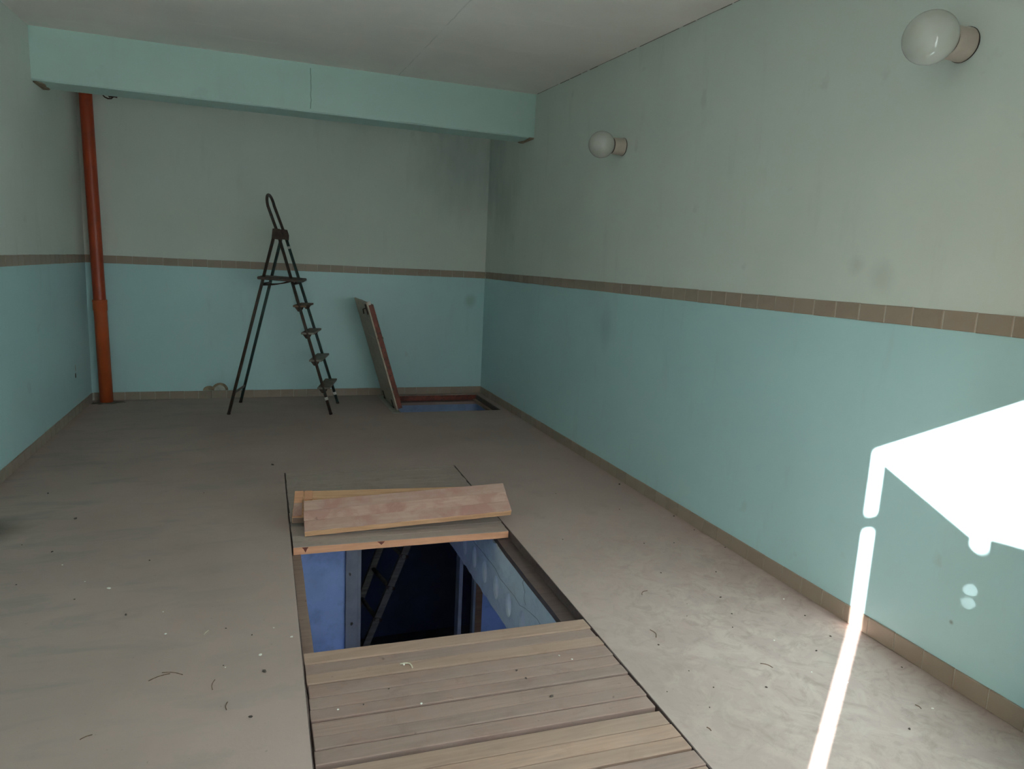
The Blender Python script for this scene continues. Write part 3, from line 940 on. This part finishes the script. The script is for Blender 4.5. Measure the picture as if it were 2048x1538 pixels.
def HF(name, x0, x1, y0, y1, z0, z1, mat=M_HATCHRED):
    b = NB(); box(b, x0, x1, y0, y1, z0, z1)
    return loc_child(build(name, b, mat, bevel=.002), hf)
HF('frame_board', HX0, HX1, HY1 - .022, HY1 - .001, -.075, -.003)
HF('frame_board', HX1 - .02, HX1 - .001, HY0 + .001, HY1 - .022, -.075, -.003, M_LEDGE_D)
HF('frame_board', HX0, HX1 - .02, HY0 + .001, HY0 + .02, -.075, -.004)
HF('rebate_strip', HX1 - .055, HX1 - .02, HY0 + .02, HY1 - .022, -.075, -.05, M_LEDGE)
HF('rebate_strip', HX0, HX1 - .055, HY1 - .05, HY1 - .022, -.078, -.062, M_LEDGE_D)
b = NB()
hexa(b, [(1.335, 7.20, 0), (1.412, 7.20, 0), (1.42, 8.17, 0), (1.328, 8.20, 0), (1.335, 7.20, .006), (1.412, 7.20, .006), (1.42, 8.17, .006), (1.328, 8.20, .006)])
loc_child(build('edge_strip', b, M_PAD, bevel=.002), hf)['label'] = 'pale grey green strip along the hinge side of the hatch'
for k in range(14):
    x = random.uniform(1.9, 2.5)
    slab_poly(blob(x, -.085 - random.uniform(0, .05) * (x > 2.3), .008, .006, 8), lambda u, v, d: (u, 8.254 - d, v), 'paint_chip', M_DIRT, well, .002)

up = Vector((-.337, 0, 1.128)).normalized(); wid = Vector((-.006, 1, 0)).normalized(); nrm = wid.cross(up).normalized()  # nrm points to the right
if nrm.x < 0: nrm = -nrm
wid = up.cross(nrm) if up.cross(nrm).y > 0 else nrm.cross(up)
ml = Matrix((wid, nrm, up)).transposed().to_4x4(); ml.translation = (1.392, 7.27, .012)
if ml.to_3x3().determinant() < 0:
    pass
b = NB(); box(b, .06, .84, .0165, .0235, .07, 1.095)
lid = build('lid', b, M_HATCHRED)
lid['label'] = 'raised lid with grey outer face and chipped red edge'
lid.parent = hf
lid.matrix_parent_inverse = hf.matrix_world.inverted()
lid.matrix_world = ml   # local x: depth into the room, y: thickness to the right, z: up the lid
LW, LH = .90, 1.19
for k in range(6):
    b = NB(); z0 = k * LH / 6
    box(b, random.uniform(-.002, .002), LW + random.uniform(-.003, .003), 0, .016, z0 + .0012, z0 + LH / 6 - .0012)
    build('lid_board', b, M_HATCHTOP, lid, bevel=.0015)
def rail(x0, x1, z0, z1, nm='frame_rail'):
    b = NB(); box(b, x0, x1, .0165, .066, z0, z1)
    return build(nm, b, M_HATCHRED, lid, bevel=.004)
rail(.004, .06, .012, LH - .035); rail(LW - .06, LW - .004, .012, LH - .035)
rail(.06, LW - .06, .012, .07); rail(.06, LW - .06, LH - .095, LH - .035); rail(.06, LW - .06, LH / 2 - .03, LH / 2 + .03)
for k in range(6):
    b = NB(); x0 = .06 + k * (LW - .12) / 6
    box(b, x0 + .001, x0 + (LW - .12) / 6 - .001, .0240, .034, .07, LH - .095)
    build('inner_board', b, M_HATCHRED, lid)
# chipped bits along the near edge
bm = NB()
for k in range(14):
    z = random.uniform(.05, LH - .1); s = random.uniform(.006, .018)
    y = random.choice((.02, .062)) + random.uniform(-.006, .006)
    hexa(bm, [(.0, y - s / 3, z - s), (.004, y - s / 3, z - s), (.004, y + s / 3, z - s * .7), (.0, y + s / 3, z - s * .7),
              (.001, y - s / 4, z + s), (.004, y - s / 4, z + s), (.004, y + s / 4, z + s * .8), (.001, y + s / 4, z + s * .8)])
build('splinters', bm, M_DIRT, lid)['kind'] = 'stuff'
b = NB(); box(b, .002, .03, .016, .045, LH - .033, LH + .004)
build('tape_patch', b, M_TAPE, lid, bevel=.003)['label'] = 'white scrap of tape on the top corner'
b = NB(); box(b, .06, .085, -.012, .0, LH - .13, LH - .02); tube(b, [(.07, -.004, LH - .06), (.07, -.04, LH - .062), (.07, -.045, LH - .11)], .007, 8)
build('latch', b, M_IRON, lid)
b = NB(); box(b, LW - .2, LW - .14, -.006, 0, .0, .09); tube(b, [(LW - .21, -.004, .004), (LW - .13, -.004, .004)], .007, 8)
build('hinge', b, M_IRON, lid)
b = NB(); box(b, .16, .22, -.006, 0, .0, .09); tube(b, [(.15, -.004, .004), (.23, -.004, .004)], .007, 8)
build('hinge', b, M_IRON, lid)

# ------------------------------------------------------------------ red waste pipe
pp = tag(empty('waste_pipe', (-1.478, 8.1, 0)), 'orange red plastic waste pipe rising in the far left corner', 'pipe')
lean = Matrix.Rotation(math.atan2(-.050, 3.1), 4, 'Y')
pp.matrix_world = Matrix.Translation((-1.478, 8.10, 0)) @ lean
b = NB(); lathe(b, [(.057, 1.03), (.057, 3.285)]); build('upper_pipe', b, M_PIPE, pp)['label'] = 'dark red upper length of pipe'
b = NB(); lathe(b, [(0, .004), (.061, .004), (.061, .94), (.0615, .945), (.0655, .955), (.0655, 1.035), (.0675, 1.04), (.0675, 1.055), (.064, 1.06), (.0575, 1.06)])
build('lower_pipe', b, M_PIPE2, pp)['label'] = 'brighter orange lower length with socket'
pts = blob(-1.475, 8.07, .14, .07, 26, .35)
pts = [(max(u, -1.605), min(v, 8.19)) for u, v in pts]
o = slab_poly(pts, lambda u, v, d: (u, v, d), 'mortar_collar', plain('mortar_ring_dirt', (0.20, 0.165, 0.135), .95, .5, 14), None, .005)
o.parent = pp; bpy.context.view_layer.update(); o.matrix_parent_inverse = pp.matrix_world.inverted()
o['label'] = 'dark dirty mortar ring around the pipe foot'

# small wire loop hanging under the beam beside the pipe
b = NB()
pts = [(-1.215, 7.092, 2.90), (-1.21, 7.092, 2.862), (-1.195, 7.092, 2.845), (-1.17, 7.092, 2.835), (-1.145, 7.092, 2.838), (-1.13, 7.092, 2.852), (-1.15, 7.092, 2.868), (-1.17, 7.092, 2.862), (-1.16, 7.092, 2.85), (-1.12, 7.092, 2.856), (-1.10, 7.092, 2.852)]
tube(b, pts, .006, 6)
tag(build('wire_loop', b, M_IRON), 'small black wire loop sticking out under the beam by the pipe', 'wire')

# ------------------------------------------------------------------ globe wall lamps
def lamp(y, z, label, tilt=0.0):
    e = tag(empty('globe_wall_lamp', (XR, y, z)), label, 'lamp')
    e.rotation_euler = (0, -math.pi / 2, 0)
    b = NB(); lathe(b, [(0, 0), (.064, 0), (.066, .003), (.066, .008)])
    build('gasket', b, M_GASKET, e)
    b = NB(); lathe(b, [(.0645, .006), (.0645, .016), (.062, .022), (.060, .088), (.057, .095), (.050, .098), (.0, .098)])
    build('base', b, M_PORC, e)
    b = NB(); lathe(b, [(.053, .092), (.056, .096), (.056, .104), (.050, .106)])
    build('collar_ring', b, M_GASKET, e)
    b = NB()
    r, c = .098, .184
    prof = [(.050, .098)]
    a0 = math.asin(.050 / r)
    for k in range(25):
        a = a0 + (math.pi - a0) * k / 24
        prof.append((max(r * math.sin(a), 0) if k < 24 else 0, c - r * math.cos(a)))
    lathe(b, prof, 40)
    build('glass_globe', b, M_GLASS, e)
    return e
lamp(2.172, 2.538, 'nearer white globe lamp high on the right wall, at the top right corner')
lamp(4.935, 2.525, 'farther white globe lamp on the right wall, close to the beam')

# ------------------------------------------------------------------ litter on the floor
def crumb(name, mat, s, flat):
    b = NB()
    bmesh.ops.create_icosphere(b, subdivisions=1, radius=1.0)
    for v in b.verts:
        v.co *= random.uniform(.7, 1.15)
        v.co.x *= s; v.co.y *= s * .7; v.co.z = max(v.co.z, -.45) * s * flat
    lo = min(v.co.z for v in b.verts)
    for v in b.verts: v.co.z -= lo
    me = bpy.data.meshes.new(name)
    bmesh.ops.recalc_face_normals(b, faces=b.faces)
    b.to_mesh(me); b.free(); me.materials.append(mat)
    return me
wm = [crumb('paint_flake', M_WHITEBIT, .0072, .35) for _ in range(3)]
dm = [crumb('dirt_crumb', M_DARKBIT, .0062, .6) for _ in range(3)]
def put(name, me, x, y, s, label, cat, group, z=0.0):
    o = bpy.data.objects.new(name, me)
    COL.objects.link(o)
    o.location = (x, y, z); o.rotation_euler = (0, 0, random.uniform(0, 6.28)); o.scale = (s, s, s)
    return tag(o, label, cat, group)
white = [(-0.677, 3.544, 1.6), (-0.941, 3.878, .8), (-0.797, 3.65, .6), (-0.38, 3.036, 1), (0.05, 2.973, .8), (0.12, 2.877, 1.1),
         (-0.005, 2.768, 1.4), (-0.134, 2.711, .7), (-0.412, 3.24, .7)]
for x, y, s in white:
    put('paint_flake', random.choice(wm), x, y, s, 'small white paint flake on the floor left of the pit', 'flake', 'white flakes left of the pit')
for x, y, s in [(0.536, 2.545, 1), (0.548, 2.279, 1), (0.255, 2.326, .8), (1.21, 2.40, .8), (1.17, 2.44, .7)]:
    put('paint_flake', random.choice(wm), x, y, s, 'small white paint flake on the boards before the open pit', 'flake', 'white flakes on the boards', .0015)
for x, y, s in [(2.16, 2.30, .8), (2.23, 1.95, .9), (2.14, 2.05, .7), (2.49, 2.62, .9), (2.42, 1.72, .8)]:
    put('paint_flake', random.choice(wm), x, y, s, 'small white paint flake on the floor by the right wall', 'flake', 'white flakes by the right wall')
dark = [(-1.025, 4.558, 1.8), (-1.289, 5.087, 1.4), (-1.086, 3.685, .7), (-0.542, 3.837, .9), (-0.561, 3.251, 1.3), (-1.03, 4.066, 1.2), (-0.802, 3.462, .8),
        (-0.143, 3.02, .7), (-0.142, 2.727, .6), (0.009, 2.64, 1.7), (-0.04, 2.369, 1.4), (-0.038, 2.936, .9), (0.097, 5.488, 2.2), (-.35, 4.9, .9), (-1.2, 4.2, .8)]
for x, y, s in dark:
    put('dirt_crumb', random.choice(dm), x, y, s, 'dark crumb of dirt on the floor left of the pit', 'crumb', 'dark crumbs left of the pit')
darkr = [(2.157, 3.432, 1), (2.342, 3.396, 1), (2.611, 3.263, 1), (2.035, 3.045, .9), (2.343, 2.982, 1.1), (1.97, 2.701, .6), (2.179, 2.718, 1.1), (1.9, 2.596, .6),
         (2.127, 2.557, .8), (2.047, 2.447, .9), (1.627, 2.405, .8), (1.475, 2.095, .7), (1.671, 2.07, .7), (1.642, 2.196, .6), (2.443, 2.259, .9), (2.284, 2.177, 1.2),
         (2.221, 1.652, 1), (2.55, 1.972, .8), (1.879, 2.012, .9), (1.578, 1.965, .6), (2.60, 3.8, 1.2), (2.57, 4.5, 1.6), (2.59, 3.55, 1.1), (2.3, 4.0, .7), (2.0, 4.4, .8), (1.7, 3.6, .7), (2.47, 2.45, .8)]
for x, y, s in darkr:
    put('dirt_crumb', random.choice(dm), x, y, s, 'dark crumb of dirt on the floor between pit and right wall', 'crumb', 'dark crumbs right of the pit')
for x, y, s in [(1.028, 2.188, 1.5), (0.959, 2.384, 1.0), (0.976, 2.323, 1.0), (0.345, 2.33, .8), (.45, 2.40, .8)]:
    put('dirt_crumb', random.choice(dm), x, y, s, 'dark crumb of dirt on the boards before the open pit', 'crumb', 'dark crumbs on the boards', .0015)
def twig(p, q, mat, r, bend, label, group, z=0.0):
    p, q = Vector((*p, 0)), Vector((*q, 0))
    n_ = Vector((-(q - p).y, (q - p).x, 0))
    b = NB()
    tube(b, [p.lerp(q, t) + n_ * bend * math.sin(math.pi * t) - p + Vector((0, 0, r)) for t in [k / 5 for k in range(6)]], r, 6)
    o = build('twig' if mat is M_TWIG else 'straw', b, mat)
    o.location = (p.x, p.y, z)
    return tag(o, label, 'twig' if mat is M_TWIG else 'straw', group)
for p, q in [((-0.36, 2.735), (-0.285, 2.70)), ((-0.173, 2.57), (-0.168, 2.634)), ((-0.12, 2.432), (-0.118, 2.477)), ((-0.564, 2.396), (-0.531, 2.412)), ((-0.40, 2.69), (-0.33, 2.72))]:
    twig(p, q, M_TWIG, .0016, .1, 'thin brown twig lying on the floor left of the boards', 'brown twigs left of the boards')
for p, q in [((1.658, 2.528), (1.65, 2.463)), ((1.8, 2.843), (1.85, 2.875)), ((1.497, 1.869), (1.501, 1.848)), ((2.372, 1.756), (2.373, 1.73)), ((1.97, 2.16), (2.0, 2.12))]:
    twig(p, q, M_TWIG, .0016, .2, 'short brown twig on the floor between pit and right wall', 'brown twigs right of the pit')
twig((-0.228, 2.987), (-0.212, 3.02), M_STRAW, .002, .05, 'pale straw on the floor left of the open pit', None)
twig((0.521, 2.549), (0.563, 2.51), M_STRAW, .003, .35, 'curled pale straw on the boards at the near edge of the pit', None, .0015)

# tell look-alike litter apart by counting up from the bottom of the photograph
ORD = ['first', 'second', 'third', 'fourth', 'fifth', 'sixth', 'seventh', 'eighth', 'ninth', 'tenth', 'eleventh', 'twelfth', 'thirteenth', 'fourteenth', 'fifteenth',
       'sixteenth', 'seventeenth', 'eighteenth', 'nineteenth', 'twentieth']
ORD += ['twenty-' + q for q in ORD[:9]] + ['thirtieth']
def low(o):
    d = Vector(o.location) - Vector((0, 0, 1.6))
    return -(d.dot(DWN) / d.dot(FWD))
from collections import defaultdict
sets = defaultdict(list)
for o in COL.objects:
    if o.parent is None and o.name.split('.')[0] in ('paint_flake', 'dirt_crumb', 'twig') and o.get('group'):
        sets[o['group']].append(o)
for g, lst in sets.items():
    lst.sort(key=low)
    for i, o in enumerate(lst):
        word = {'paint_flake': 'white flake', 'dirt_crumb': 'dark crumb', 'twig': 'brown twig'}[o.name.split('.')[0]]
        place = g.split(word.split()[1] + 's ')[1]
        o['label'] = 'small ' + word + ' ' + place + ', ' + ORD[i] + ' from the bottom of the photo'
